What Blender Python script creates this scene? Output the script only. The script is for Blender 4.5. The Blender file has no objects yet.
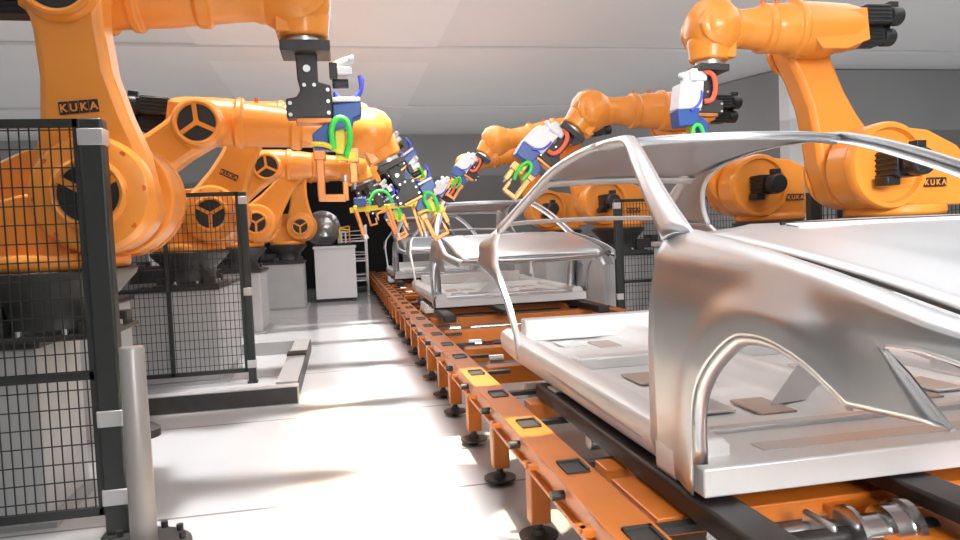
import bpy, bmesh, math, random
from mathutils import Vector, Matrix, Euler
random.seed(7)
PI = math.pi
R = math.radians
SC = bpy.context.scene
COL = SC.collection
CAMZ = 1.5            # eye height above the floor

# ------------------------------------------------------------------ materials
def mat(name, col, rough=0.5, metal=0.0, coat=0.0, noise=0.0, nscale=8.0, bump=0.0, emit=None, rvar=0.0):
    m = bpy.data.materials.new(name); m.use_nodes = True
    nt = m.node_tree; b = nt.nodes['Principled BSDF']
    b.inputs['Base Color'].default_value = (*col, 1)
    b.inputs['Roughness'].default_value = rough
    b.inputs['Metallic'].default_value = metal
    if coat:
        b.inputs['Coat Weight'].default_value = coat
        b.inputs['Coat Roughness'].default_value = 0.08
    if emit:
        b.inputs['Emission Color'].default_value = (*col, 1)
        b.inputs['Emission Strength'].default_value = emit
    if noise or bump or rvar:
        tc = nt.nodes.new('ShaderNodeTexCoord')
        n = nt.nodes.new('ShaderNodeTexNoise'); n.inputs['Scale'].default_value = nscale
        n.inputs['Detail'].default_value = 4
        nt.links.new(tc.outputs['Object'], n.inputs['Vector'])
        if noise:
            r = nt.nodes.new('ShaderNodeValToRGB')
            r.color_ramp.elements[0].position = .3; r.color_ramp.elements[1].position = .7
            r.color_ramp.elements[0].color = tuple(max(0, c*(1-noise)) for c in col)+(1,)
            r.color_ramp.elements[1].color = tuple(min(1, c*(1+noise*.6)) for c in col)+(1,)
            nt.links.new(n.outputs['Fac'], r.inputs['Fac'])
            nt.links.new(r.outputs['Color'], b.inputs['Base Color'])
        if rvar:
            mr = nt.nodes.new('ShaderNodeMapRange')
            mr.inputs['To Min'].default_value = max(.02, rough-rvar); mr.inputs['To Max'].default_value = rough+rvar
            nt.links.new(n.outputs['Fac'], mr.inputs['Value'])
            nt.links.new(mr.outputs['Result'], b.inputs['Roughness'])
        if bump:
            bp = nt.nodes.new('ShaderNodeBump'); bp.inputs['Strength'].default_value = bump
            bp.inputs['Distance'].default_value = .01
            nt.links.new(n.outputs['Fac'], bp.inputs['Height'])
            nt.links.new(bp.outputs['Normal'], b.inputs['Normal'])
    return m

M = {}
M['orange']  = mat('robot_orange_paint', (.90, .315, .04), .36, 0, .3, .05, 3)
M['orange_d']= mat('robot_orange_edge', (.78, .15, .01), .4, 0, .2)
M['rail']    = mat('conveyor_orange_paint', (.62, .17, .014), .40, 0, .2, .10, 5)
M['dark']    = mat('dark_grey_casting', (.05, .048, .046), .45, .3, 0, .15, 12)
M['black']   = mat('black_motor', (.018, .018, .018), .42)
M['fence']   = mat('black_powder_coat', (.022, .025, .023), .45)
M['hub']     = mat('hub_recess_black', (.02, .022, .024), .5)
M['steel']   = mat('bare_body_steel', (.69, .71, .735), .36, 1.0, 0, .03, 2, 0, None, .05)
M['pan']     = mat('floor_pan_steel', (.88, .87, .86), .34, .15, 0, .05, 3, 0, None, .08)
M['zinc']    = mat('zinc_plate', (.70, .70, .70), .35, .9)
M['white']   = mat('white_plastic', (.86, .86, .88), .35)
M['blue']    = mat('blue_housing', (.035, .10, .36), .35)
M['lblue']   = mat('light_blue_cable', (.10, .14, .85), .4)
M['green']   = mat('green_hose', (.06, .72, .10), .4)
M['yellow']  = mat('yellow_clamp', (.95, .75, .05), .4)
M['copper']  = mat('copper_electrode', (.72, .27, .09), .32, .7)
M['red']     = mat('red_hose', (.95, .16, .08), .4)
M['block']   = mat('grey_pedestal_paint', (.50, .50, .50), .45, 0, 0, .05, 3)
M['frame']   = mat('grey_floor_frame', (.42, .42, .42), .4, .3)
M['skid']    = mat('dark_skid_steel', (.045, .04, .038), .4, .5)
M['shaft']   = mat('polished_shaft', (.55, .54, .53), .22, 1.0)
M['pillar']  = mat('pale_column_paint', (.80, .80, .80), .5)
M['wallup']  = mat('ceiling_panel_grey', (.74, .74, .74), .6, 0, 0, .02, 1)
M['wallup2'] = mat('ceiling_strip_grey', (.80, .80, .80), .6, 0, 0, .02, 1)
M['wall']    = mat('grey_wall_panel', (.34, .34, .34), .6, 0, 0, .06, .6)
M['opening_dark']= mat('opening_darkness', (.006, .006, .006), .8)  # near black, paints the unlit depth of the far opening
M['plug']    = mat('sealing_plug', (.50, .38, .33), .4)
M['glass']   = mat('smoked_disc', (.35, .35, .36), .12, .6)
M['clip']    = mat('galvanised_clip', (.62, .61, .60), .4, .6)
M['bollard'] = mat('bollard_grey', (.30, .28, .27), .38, .4)

def floor_mat():
    m = mat('epoxy_floor', (.64, .64, .645), .2)
    nt = m.node_tree; b = nt.nodes['Principled BSDF']
    tc = nt.nodes.new('ShaderNodeTexCoord')
    sx = nt.nodes.new('ShaderNodeSeparateXYZ'); nt.links.new(tc.outputs['Object'], sx.inputs[0])
    # slab joints across the hall, every 2.05
    md = nt.nodes.new('ShaderNodeMath'); md.operation = 'PINGPONG'; md.inputs[1].default_value = 1.025
    nt.links.new(sx.outputs['Y'], md.inputs[0])
    lt = nt.nodes.new('ShaderNodeMath'); lt.operation = 'LESS_THAN'; lt.inputs[1].default_value = .012
    nt.links.new(md.outputs[0], lt.inputs[0])
    n = nt.nodes.new('ShaderNodeTexNoise'); n.inputs['Scale'].default_value = .9; n.inputs['Detail'].default_value = 5
    nt.links.new(tc.outputs['Object'], n.inputs['Vector'])
    rp = nt.nodes.new('ShaderNodeValToRGB')
    rp.color_ramp.elements[0].color = (.47, .47, .475, 1); rp.color_ramp.elements[1].color = (.55, .55, .55, 1)
    nt.links.new(n.outputs['Fac'], rp.inputs['Fac'])
    mx = nt.nodes.new('ShaderNodeMix'); mx.data_type = 'RGBA'
    mx.inputs[7].default_value = (.25, .24, .24, 1)
    nt.links.new(lt.outputs[0], mx.inputs[0]); nt.links.new(rp.outputs['Color'], mx.inputs[6])
    nt.links.new(mx.outputs[2], b.inputs['Base Color'])
    mr = nt.nodes.new('ShaderNodeMapRange'); mr.inputs['To Min'].default_value = .07; mr.inputs['To Max'].default_value = .17
    nt.links.new(n.outputs['Fac'], mr.inputs['Value']); nt.links.new(mr.outputs['Result'], b.inputs['Roughness'])
    return m
M['floor'] = floor_mat()

# ------------------------------------------------------------------ mesh helpers
class MB:
    def __init__(s): s.v = []; s.f = []
    def add(s, vs, fs, mtx=None):
        o = len(s.v)
        for p in vs:
            p = Vector(p)
            s.v.append(tuple(mtx @ p) if mtx else tuple(p))
        s.f += [tuple(o+i for i in f) for f in fs]; return s
    def box(s, c, d, mtx=None):
        x, y, z = c; a, b, e = d[0]/2, d[1]/2, d[2]/2
        vs = [(x+i*a, y+j*b, z+k*e) for k in (-1, 1) for j in (-1, 1) for i in (-1, 1)]
        return s.add(vs, [(0,2,3,1),(4,5,7,6),(0,1,5,4),(1,3,7,5),(3,2,6,7),(2,0,4,6)], mtx)
    def bar(s, p, q, w, h, up=(0,0,1)):
        p = Vector(p); q = Vector(q); d = (q-p); L = d.length; d.normalize()
        u = Vector(up); x = d.cross(u)
        if x.length < 1e-4: x = d.cross(Vector((1,0,0)))
        x.normalize(); u = x.cross(d)
        m = Matrix((x, d, u)).transposed().to_4x4(); m.translation = (p+q)/2
        return s.box((0,0,0), (w, L, h), m)
    def prism(s, poly, y0, y1, mtx=None):      # polygon in x,z extruded along y
        n = len(poly)
        vs = [(x, y0, z) for x, z in poly] + [(x, y1, z) for x, z in poly]
        fs = [tuple(range(n))[::-1], tuple(range(n, 2*n))] + [(i, (i+1) % n, n+(i+1) % n, n+i) for i in range(n)]
        return s.add(vs, fs, mtx)
    def lathe(s, prof, mtx=None, n=32):        # prof: (axial, radius), axis = local z
        vs = []; fs = []
        for a, r in prof:
            for i in range(n):
                t = 2*PI*i/n; vs.append((r*math.cos(t), r*math.sin(t), a))
        for k in range(len(prof)-1):
            for i in range(n):
                j = (i+1) % n
                fs.append((k*n+i, k*n+j, (k+1)*n+j, (k+1)*n+i))
        fs.append(tuple(range(n))[::-1]); o = (len(prof)-1)*n; fs.append(tuple(range(o, o+n)))
        return s.add(vs, fs, mtx)
    def cyl(s, p, q, r, n=20, r2=None):
        p = Vector(p); q = Vector(q); d = q-p
        m = d.to_track_quat('Z', 'Y').to_matrix().to_4x4(); m.translation = p
        return s.lathe([(0, r), (d.length, r if r2 is None else r2)], m, n)
    def tube(s, pts, r, n=10, closed=False):
        pts = [Vector(p) for p in pts]; k = len(pts); vs = []; fs = []
        prev = None
        for i, p in enumerate(pts):
            if closed: d = pts[(i+1) % k]-pts[i-1]
            else: d = pts[min(i+1, k-1)]-pts[max(i-1, 0)]
            d.normalize()
            if prev is None:
                a = Vector((0,0,1)) if abs(d.z) < .9 else Vector((1,0,0))
                x = d.cross(a).normalized()
            else:
                x = (prev - d*prev.dot(d)).normalized()
            prev = x; y = d.cross(x)
            rr = r[i] if isinstance(r, (list, tuple)) else r
            for j in range(n):
                t = 2*PI*j/n; vs.append(tuple(p + x*rr*math.cos(t) + y*rr*math.sin(t)))
        rng = k if closed else k-1
        for i in range(rng):
            for j in range(n):
                a = i*n; b = ((i+1) % k)*n; q = (j+1) % n
                fs.append((a+j, a+q, b+q, b+j))
        if not closed:
            fs.append(tuple(range(n))[::-1]); fs.append(tuple(range((k-1)*n, k*n)))
        return s.add(vs, fs)
    def grid(s, rows):                          # rows of equal length point lists
        m = len(rows[0]); vs = [p for r in rows for p in r]; fs = []
        for i in range(len(rows)-1):
            for j in range(m-1):
                fs.append((i*m+j, i*m+j+1, (i+1)*m+j+1, (i+1)*m+j))
        return s.add(vs, fs)
    def build(s, name, m, parent=None, smooth=True, bevel=0, solid=0, sub=0, angle=40, loc=None, weld=0):
        me = bpy.data.meshes.new(name); me.from_pydata(s.v, [], s.f)
        bm = bmesh.new(); bm.from_mesh(me)
        if weld: bmesh.ops.remove_doubles(bm, verts=bm.verts[:], dist=weld)
        bmesh.ops.recalc_face_normals(bm, faces=bm.faces[:]); bm.to_mesh(me); bm.free()
        me.materials.append(m if not isinstance(m, str) else M[m])
        o = bpy.data.objects.new(name, me); COL.objects.link(o)
        if parent: o.parent = parent
        if loc: o.location = loc
        if solid:
            d = o.modifiers.new('solid', 'SOLIDIFY'); d.thickness = solid; d.offset = 0
        if sub:
            d = o.modifiers.new('sub', 'SUBSURF'); d.levels = sub; d.render_levels = sub
        if bevel:
            d = o.modifiers.new('bevel', 'BEVEL'); d.width = bevel; d.segments = 2
            d.limit_method = 'ANGLE'; d.angle_limit = R(35)
        if smooth:
            me.polygons.foreach_set('use_smooth', [True]*len(me.polygons))
            try: me.set_sharp_from_angle(angle=R(angle))
            except Exception: pass
        return o

def tag(o, label=None, cat=None, group=None, kind=None):
    if label: o['label'] = label
    if cat: o['category'] = cat
    if group: o['group'] = group
    if kind: o['kind'] = kind
    return o
def empty(name, loc=(0,0,0), rz=0, label=None, cat=None, group=None):
    o = bpy.data.objects.new(name, None); COL.objects.link(o)
    o.location = loc; o.rotation_euler = (0, 0, rz); o.empty_display_size = .2
    return tag(o, label, cat, group)
def copy_tree(o, parent=None):
    c = o.copy(); COL.objects.link(c)
    if parent: c.parent = parent
    for ch in [k for k in bpy.data.objects if k.parent == o and k is not c]:
        copy_tree(ch, c)
    return c
def structure(o): o['kind'] = 'structure'; return o
def lerp(a, b, t): return a+(b-a)*t
def interp(tab, x):
    if x <= tab[0][0]: return tab[0][1]
    for (a, va), (b, vb) in zip(tab, tab[1:]):
        if x <= b: return va+(vb-va)*(x-a)/(b-a)
    return tab[-1][1]
def spline(pts, n):                             # Catmull-Rom through points
    P = [Vector(p) for p in pts]; P = [2*P[0]-P[1]] + P + [2*P[-1]-P[-2]]
    out = []; k = len(P)-3
    for i in range(n):
        t = i/(n-1)*k; j = min(int(t), k-1); u = t-j
        a, b, c, d = P[j:j+4]
        out.append(.5*((2*b)+(c-a)*u+(2*a-5*b+4*c-d)*u*u+(3*b-a-3*c+d)*u**3))
    return out

AXY = Matrix.Rotation(R(90), 4, 'X')            # local z -> -y
def at(x, y, z): return Matrix.Translation((x, y, z))

# ------------------------------------------------------------------ camera (vanishing points measured in the photograph)
def setup_camera():
    V1 = (340, 240); V2 = (4077, 83)
    a = Vector((V1[0]-480, -(V1[1]-270))); b = Vector((V2[0]-480, -(V2[1]-270)))
    f = math.sqrt(-(a.x*b.x+a.y*b.y))
    y = Vector((a.x, a.y, -f)).normalized()      # world +Y in camera axes (x right, y up, -z forward)
    x = Vector((b.x, b.y, -f)).normalized(); x = (x-y*x.dot(y)).normalized()
    z = x.cross(y)
    rot = Matrix((x, y, z))                      # rows: world axes in camera axes -> maps camera to world
    cd = bpy.data.cameras.new('camera'); cam = bpy.data.objects.new('camera', cd); COL.objects.link(cam)
    m = rot.to_4x4(); m.translation = (0, 0, CAMZ); cam.matrix_world = m
    cd.sensor_fit = 'HORIZONTAL'; cd.sensor_width = 36; cd.lens = 36*f/960
    cd.clip_start = .05; cd.clip_end = 200
    SC.camera = cam
setup_camera()

# ------------------------------------------------------------------ the hall
CZ = CAMZ+3.15
YF = 22.0
structure(MB().box((-1, 10, -.05), (32, 32, .1)).build('floor', 'floor', smooth=False))
structure(MB().box((-1, 10, CZ+.15), (32, 32, .1)).build('ceiling', 'wallup', smooth=False))
n = 0
def trim(mb, m, smooth=False):
    global n
    n += 1
    return structure(mb.build('trim_%d' % n, m, smooth=smooth))
# the ceiling cladding: a long strip over the line between side fields, and cross bands stepping down to the far wall
xa, xb = -.225*3.15/.328, .16*3.15/.27
trim(MB().box(((-2.05+1.75)/2, 9.5, CZ+.05), (3.8, 25, .1)), 'wallup2')
trim(MB().box((-9.6, 9.5, CZ+.06), (15.1, 25, .08)), 'wallup')
trim(MB().box((8.4, 9.5, CZ+.06), (13.3, 25, .08)), 'wallup')
trim(MB().box((-1, 12.3, CZ-.01), (31, .9, .05)), 'wallup')
trim(MB().box((-1, 17.6, CZ-.01), (31, .8, .05)), 'wallup')
structure(MB().box((-9.5, YF+.1, CZ/2), (13.8, .2, CZ)).build('wall_back', 'wall', smooth=False))
trim(MB().box((-.3, YF+.9, CZ/2), (5.0, .1, CZ)), 'opening_dark')                 # dark opening the line runs out of
trim(MB().box((-2.66, YF+.5, CZ/2), (.08, .8, CZ)), 'opening_dark')
trim(MB().box((2.0, YF+.5, CZ/2), (.08, .8, CZ)), 'opening_dark')
trim(MB().box((4.1, YF+.1, CZ/2), (4.4, .2, CZ)), 'wall')
trim(MB().bar((6.15, YF, CZ/2), (9.2, 13.35, CZ/2), .15, CZ), 'wall')
structure(MB().box((12.1, 13.4, CZ/2), (5.9, .15, CZ)).build('wall_right', 'wall', smooth=False))
structure(MB().box((-16.4, 10, CZ/2), (.15, 25, CZ)).build('wall_left', 'wall', smooth=False))
def column(x, y, w):
    return trim(MB().box((x, y, CZ/2), (w, w, CZ)).box((x, y, .06), (w+.1, w+.1, .12)), 'pillar')
column(-.2275*17.5, 17.5, .60)
column(.7165*11.6, 11.8, .30)

# ------------------------------------------------------------------ industrial robot
L1 = 1.12                                        # link arm
A2 = (.31, .66)
FOR = 1.25                                       # forearm to wrist centre
def letters(parent, mtx, width, name='lettering_plate', col='hub'):
    """four dark tiles with the maker's letters cut out in orange"""
    t = width/4
    mb = MB()
    for i in range(4): mb.box(((i-1.5)*t, 0, 0), (t*.92, .004, t*1.35), mtx)
    pl = mb.build(name, col, parent, smooth=False)
    cu = bpy.data.curves.new('letters', 'FONT'); cu.body = 'KUKA'
    ob = bpy.data.objects.new('letters_tmp', cu); COL.objects.link(ob)
    lb = MB()
    for i, ch in enumerate('KUKA'):
        cu.body = ch; cu.size = t*1.15; cu.align_x = 'CENTER'; cu.extrude = .002
        cu.offset = t*.025
        dg = bpy.context.evaluated_depsgraph_get(); dg.update()
        me = bpy.data.meshes.new_from_object(ob.evaluated_get(dg))
        mm = mtx @ Matrix.Translation(((i-1.5)*t, -.0035, -t*.41)) @ Matrix.Rotation(R(90), 4, 'X')
        lb.add([v.co for v in me.vertices], [tuple(p.vertices) for p in me.polygons], mm)
        bpy.data.meshes.remove(me)
    bpy.data.objects.remove(ob); bpy.data.curves.remove(cu)
    lb.build('letters', 'orange', pl, smooth=False)
    return pl

def spoke_cover(parent, x, y, z, r, a0=90):
    """dark round recess, orange rim and three orange spokes, facing -y"""
    m = at(x, y, z) @ AXY
    d = MB().lathe([(0, r), (.012, r*.98)], m, 36).build('hub_cover', 'hub', parent)
    mb = MB()
    mb.tube([(x+r*1.05*math.cos(2*PI*i/40), y-.012, z+r*1.05*math.sin(2*PI*i/40)) for i in range(40)], r*.13, 8, True)
    for k in range(3):
        a = R(a0-60+120*k)
        mb.bar((x, y-.016, z), (x+r*math.cos(a), y-.016, z+r*math.sin(a)), r*.22, .022, (0,1,0))
    mb.cyl((x, y-.004, z), (x, y-.03, z), r*.16, 20)
    mb.build('spoke_ring', 'orange', d)

def motor(parent, mb0, p, d, r=.075, L=.3, name='motor'):
    """finned black servo motor along d from p"""
    p = Vector(p); d = Vector(d).normalized()
    q = d.to_track_quat('Z', 'Y').to_matrix().to_4x4(); q.translation = p
    mb = MB()
    mb.box((0, 0, L*.3), (2*r, 2*r, L*.6), q)
    for i in range(5):
        for s in (-1, 1):
            mb.box((s*r*1.05, (i-2)*r*.4, L*.3), (r*.16, r*.16, L*.58), q)
    mb.box((0, 0, L*.66), (1.5*r, 1.5*r, L*.16), q)
    mb.lathe([(L*.7, r*.95), (L*.74, r*1.0), (L*.96, r*1.0), (L, r*.85)], q, 20)
    mb.box((0, r*1.15, L*.8), (r*.8, r*.7, L*.22), q)
    return mb.build(name, 'black', parent, bevel=.006)

def arc(cx, cz, r, a0, a1, n):
    return [(cx+r*math.cos(R(lerp(a0, a1, i/(n-1)))), cz+r*math.sin(R(lerp(a0, a1, i/(n-1))))) for i in range(n)]

def make_robot(loc, yaw, alpha, phi, psi, label, detail=True, forearm=FOR):
    root = empty('industrial_robot', loc, yaw, label, 'robot')
    # base casting
    mb = MB()
    mb.lathe([(-.12, .32), (-.09, .32), (-.07, .28), (0, .26), (.08, .28), (.22, .41), (.255, .42)], None, 40)
    mb.box((0, 0, -.105), (.66, .66, .03))
    mb.box((-.40, 0, .0), (.30, .26, .14)); mb.box((-.55, .0, .03), (.10, .32, .20))
    for k in range(4):
        a = R(45+90*k); mb.box((.34*math.cos(a), .34*math.sin(a), -.06), (.12, .12, .09), Matrix.Identity(4))
    base = mb.build('base', 'dark', root, bevel=.008)
    if detail:
        for k in range(8):
            a = 2*PI*(k+.5)/8
            MB().cyl((.30*math.cos(a), .30*math.sin(a), -.09), (.30*math.cos(a), .30*math.sin(a), -.06), .018, 8).build('anchor_bolt', 'zinc', base)
    # rotating column with the shoulder
    ax, az = A2
    mb = MB().lathe([(.255, .36), (.27, .385), (.33, .385), (.35, .36)], None, 40)
    poly = [(-.44, .33), (-.54, .42), (-.54, .66), (-.40, .82), (-.12, .95)]
    poly += arc(ax, az, .345, 112, -72, 16) + [(.30, .33)]
    mb.prism(poly, .0, .24)
    poly2 = [(-.40, .33), (-.44, .46), (-.30, .62), (-.05, .68), (.12, .62), (.20, .42), (.22, .33)]
    mb.prism(poly2, -.24, .02)
    col = mb.build('rotating_column', 'orange', root, bevel=.035)
    # shoulder ring on the motor side
    m = at(ax, .26, az) @ Matrix.Rotation(R(-90), 4, 'X')
    mb = MB().lathe([(-.02, .35), (.05, .35), (.075, .335), (.075, .30), (.03, .285)], m, 44)
    sh = mb.build('shoulder_ring', 'orange', root)
    mb = MB().lathe([(.004, .29), (.012, .285)], m, 40); mb.build('ring_recess', 'orange', sh)
    mot = motor(root, None, (ax, .27, az), (0, 1, 0), .105, .40)
    MB().box((ax+.10, .40, az-.13), (.12, .14, .07)).build('connector', 'black', mot, bevel=.01)
    # column motor behind the shoulder, and the conduit
    if detail: letters(root, at(-.16, .262, .52) @ Matrix.Rotation(PI, 4, 'Z'), .22)
    # link arm, built pointing up from A2 then leaned by alpha
    LM = at(ax, 0, az) @ Matrix.Rotation(alpha, 4, 'Y')
    r0, r1 = .33, .195
    poly = arc(0, 0, r0, 200, 340, 14)
    poly += [(.285, .20), (.225, .42), (.18, .65), (.175, .9)] + arc(0, L1, r1, 0, 180, 14) + [(-.175, .9), (-.18, .65), (-.215, .42), (-.29, .16)]
    mb = MB().prism(poly, -.30, -.06, LM)
    link = mb.build('link_arm', 'orange', root, bevel=.045)
    MB().lathe([(0, .315), (.03, .315), (.07, .29), (.085, .235)], LM @ at(0, -.285, 0) @ AXY, 44).build('hub_flange', 'orange', link)
    MB().lathe([(0, .205), (.03, .205), (.055, .185)], LM @ at(0, -.285, L1) @ AXY, 40).build('hub_flange', 'orange', link)
    if detail:
        for k in range(8):
            a = 2*PI*k/8
            MB().cyl(tuple(LM @ Vector((.27*math.cos(a), -.33, .27*math.sin(a)))), tuple(LM @ Vector((.27*math.cos(a), -.362, .27*math.sin(a)))), .016, 8).build('hub_bolt', 'orange_d', link)
    for (zz, rr, yy) in ((0, .165, -.372), (L1, .158, -.341)):
        p = LM @ Vector((0, yy, zz)); spoke_cover(link, p.x, p.y, p.z, rr, 90 if zz == 0 else 155)
    if detail: letters(link, LM @ at(.0, -.303, .47), .20)
    # forearm: housing at A3 and tube along local x, pitched by phi
    e = LM @ Vector((0, 0, L1))
    FM = at(e.x, .12, e.z+.09) @ Matrix.Rotation(phi, 4, 'Y')
    FL = FM @ Matrix.Rotation(R(90), 4, 'Y')     # lathe z -> forearm x
    k = forearm/1.25
    mb = MB()
    mb.lathe([(-.30, .14), (-.29, .165), (-.18, .19), (0, .20), (.16, .205), (.24, .20), (.25, .22), (.30, .22), (.31, .195), (.45, .19),
              (.62*k, .172), (.63*k, .19), (.70*k, .19), (.71*k, .165), (.86*k, .15), (.95*k, .145), (1.0*k, .16), (1.04*k, .16)], FL, 40)
    mb.prism([(-.30, -.13), (-.10, -.20), (.12, -.20), (.2, -.1), (.2, .08), (-.28, .12)], -.18, .17, FM)
    fore = mb.build('forearm', 'orange', root, bevel=.012)
    for (xx, zz) in ((.40, .2), (.66*k, .19)):
        MB().cyl(tuple(FM @ Vector((xx, 0, zz-.03))), tuple(FM @ Vector((xx, 0, zz+.03))), .018, 8).build('lifting_lug', 'orange_d', fore)
    for (dy, dz) in ((-.09, .07), (.09, .07), (0, -.07)):
        mo = motor(fore, None, (0, 0, 0), (1, 0, 0), .075, .36)
        mo.matrix_local = FM @ at(-.28, dy, dz) @ Matrix.Rotation(PI, 4, 'Z')
    # wrist
    W = FM @ at(forearm, 0, 0)
    WL = FM @ Matrix.Rotation(R(90), 4, 'Y')
    mb = MB()
    mb.lathe([(1.02*k, .155), (1.06*k, .18), (forearm-.10, .22), (forearm, .232), (forearm+.09, .205), (forearm+.15, .14), (forearm+.175, .06)], WL, 36)
    mb.lathe([(-.19, .13), (-.17, .155), (.17, .155), (.19, .13)], W @ AXY, 32)
    wr = mb.build('wrist', 'orange', root)
    TM = W @ Matrix.Rotation(-phi, 4, 'Y') @ Matrix.Rotation(-psi, 4, 'Y')   # local -z is the tool direction
    mb = MB()
    mb.lathe([(-.255, .125), (-.245, .15), (-.16, .16), (-.10, .17), (0, .12)], TM, 32)
    mb.box((-.06, 0, -.16), (.20, .26, .16), TM)
    mb.build('wrist_knuckle', 'orange', wr, bevel=.01)
    mb = MB().lathe([(-.285, .105), (-.25, .105)], TM, 28); mb.build('tool_flange', 'zinc', wr)
    bpy.context.view_layer.update()
    base_m = at(*loc) @ Matrix.Rotation(yaw, 4, 'Z')
    return root, base_m @ TM @ at(0, 0, -.286)

def make_gun(mtx, label, style=0, scale=1.0):
    g = bpy.data.objects.new('spot_welding_gun', None); COL.objects.link(g); g.empty_display_size = .1
    g.matrix_world = mtx @ Matrix.Scale(scale, 4)
    tag(g, label, 'welding gun')
    sg = 1 if style else -1
    mb = MB().box((.01, 0, -.035), (.30, .28, .065)).box((.02, 0, -.012), (.22, .2, .024))
    mb.build('mounting_plate', 'dark', g, bevel=.008)
    # cranked bracket
    poly = [(-.055, -.06), (.075, -.06), (.075, -.24), (.15, -.26), (.16, -.46), (-.125, -.46), (-.125, -.34), (-.06, -.33), (-.035, -.29), (-.05, -.22)]
    br = MB().prism(poly, -.06, .06).build('bracket', 'dark', g, bevel=.01)
    for (x, z) in ((-.1, -.37), (-.1, -.44), (.13, -.29), (.13, -.36), (.13, -.43), (-.01, -.26), (.05, -.26)):
        for s1 in (-1, 1): MB().cyl((x, s1*.058, z), (x, s1*.072, z), .012, 8).build('bolt', 'zinc', br)
    MB().cyl((.01, -.058, -.16), (.01, -.07, -.16), .022, 14).build('cap', 'zinc', br)
    mb = MB().box((.17, 0, -.16), (.05, .10, .09)).cyl((.16, 0, -.24), (.26, 0, -.24), .03, 12)
    mb.build('clevis', 'black', g, bevel=.006)
    mb = MB().cyl((.19, 0, -.13), (.29, 0, -.09), .03, 14).box((.22, 0, -.165), (.13, .07, .05))
    mb.cyl((.27, -.03, -.095), (.30, -.03, -.085), .022, 12)
    mb.build('connector', 'white', g, bevel=.006)
    # servo / transformer
    if style == 0:
        mb = MB().prism([(.155, -.38), (.33, -.36), (.33, -.45), (.28, -.47), (.27, -.52), (.155, -.54)], -.08, .08)
        mb.build('transformer', 'blue', g, bevel=.01)
        mb = MB().box((.24, 0, -.352), (.17, .17, .028)); mb.build('transformer_cap', 'white', g, bevel=.006)
    else:
        mb = MB().prism([(.10, -.16), (.34, -.19), (.37, -.44), (.12, -.42)], -.10, .10)
        mb.build('transformer_cap', 'white', g, bevel=.015)
        mb = MB().prism([(.14, -.42), (.37, -.44), (.35, -.60), (.16, -.58)], -.09, .09)
        mb.build('transformer', 'blue', g, bevel=.01)
        mb = MB().box((.14, 0, -.10), (.17, .16, .12)); mb.build('junction_box', 'white', g, bevel=.02)
        mb = MB().tube(spline([(.10, .09, -.06), (.02, .12, -.12), (.0, .12, -.25), (.03, .11, -.34), (.10, .10, -.36)], 18), .024, 8)
        mb.build('red_hose', 'red', g)
    for i, dy in enumerate((-.05, 0, .05)):
        if style == 0:
            pts = [(.17, dy, -.30), (.21, dy, -.345), (.29, dy, -.335), (.335, dy, -.28), (.33+.01*i, dy, -.20)]
        else:
            pts = [(.16, dy, -.20), (.13, dy*2, -.28), (.16, dy*2.2, -.38), (.24, dy*2.2, -.45)]
        MB().tube(spline(pts, 16), .013, 8).build('cable', 'lblue', g)
    # fan shaped blue side plate and the swing arm
    poly = [(.02, -.56)] + [(.16, -.44), (.16, -.62), (.15, -.66), (.03, -.66)]
    MB().prism(poly, -.045, .045).build('side_plate', 'blue', g, bevel=.008)
    MB().box((.04, 0, -.475), (.22, .12, .035)).build('pivot_block', 'copper', g, bevel=.008)
    hoop = spline([(.15, sg*.075, -.66), (.14, sg*.08, -.54), (.18, sg*.08, -.47), (.235, sg*.08, -.49), (.25, sg*.07, -.60), (.22, sg*.05, -.70)], 26)
    if style: hoop = [Vector((q.x-.02, q.y+.03, q.z-.12)) for q in hoop]
    MB().tube(hoop, .02, 10).build('green_hose', 'green', g)
    mb = MB().box((.19, 0, -.60), (.06, .09, .20)).box((.22, 0, -.70), (.12, .09, .05))
    mb.build('clamp', 'yellow', g, bevel=.008)
    MB().tube(spline([(.02, -.06, -.62), (.10, -.08, -.63), (.18, -.07, -.67)], 8), .016, 8).build('yellow_hose', 'yellow', g)
    for (x, z0, z1) in ((.06, -.64, -.95), (.265, -.66, -.86)):
        mb = MB().box((x, 0, z0-.03), (.075, .08, .09))
        mb.bar((x, 0, z0-.05), (x, 0, z1), .042, .05)
        if x < .1: mb.bar((x-.02, 0, z1), (x+.15, 0, z1-.005), .045, .045); mb.bar((x+.15, 0, z1-.02), (x+.15, 0, z1+.10), .036, .036)
        ar = mb.build('electrode_arm', 'copper', g, bevel=.006)
        xt = x+.15 if x < .1 else x
        zt = z1+.10 if x < .1 else z1
        MB().cyl((xt, 0, zt), (xt, 0, zt+(.04 if x < .1 else -.04)), .016, 10, .008).build('electrode_tip', 'zinc', ar)
    return g

PT = 1.21                                        # pedestal top, left side
PTR = 1.25
def pedestal(x0, x1, y0, y1, top, label):
    e = empty('robot_pedestal', ((x0+x1)/2, (y0+y1)/2, 0), 0, label, 'pedestal')
    w, d = x1-x0, y1-y0
    MB().box((0, 0, .5*(top-.04)+.015), (w, d, top-.07)).build('body', 'block', e, smooth=False, bevel=.015)
    MB().box((0, 0, top-.02), (w+.06, d+.06, .04)).build('top_plate', 'dark', e, smooth=False, bevel=.008)
    MB().box((0, 0, .015), (w+.14, d+.14, .03)).build('base_plate', 'frame', e, smooth=False)
    return e

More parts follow.
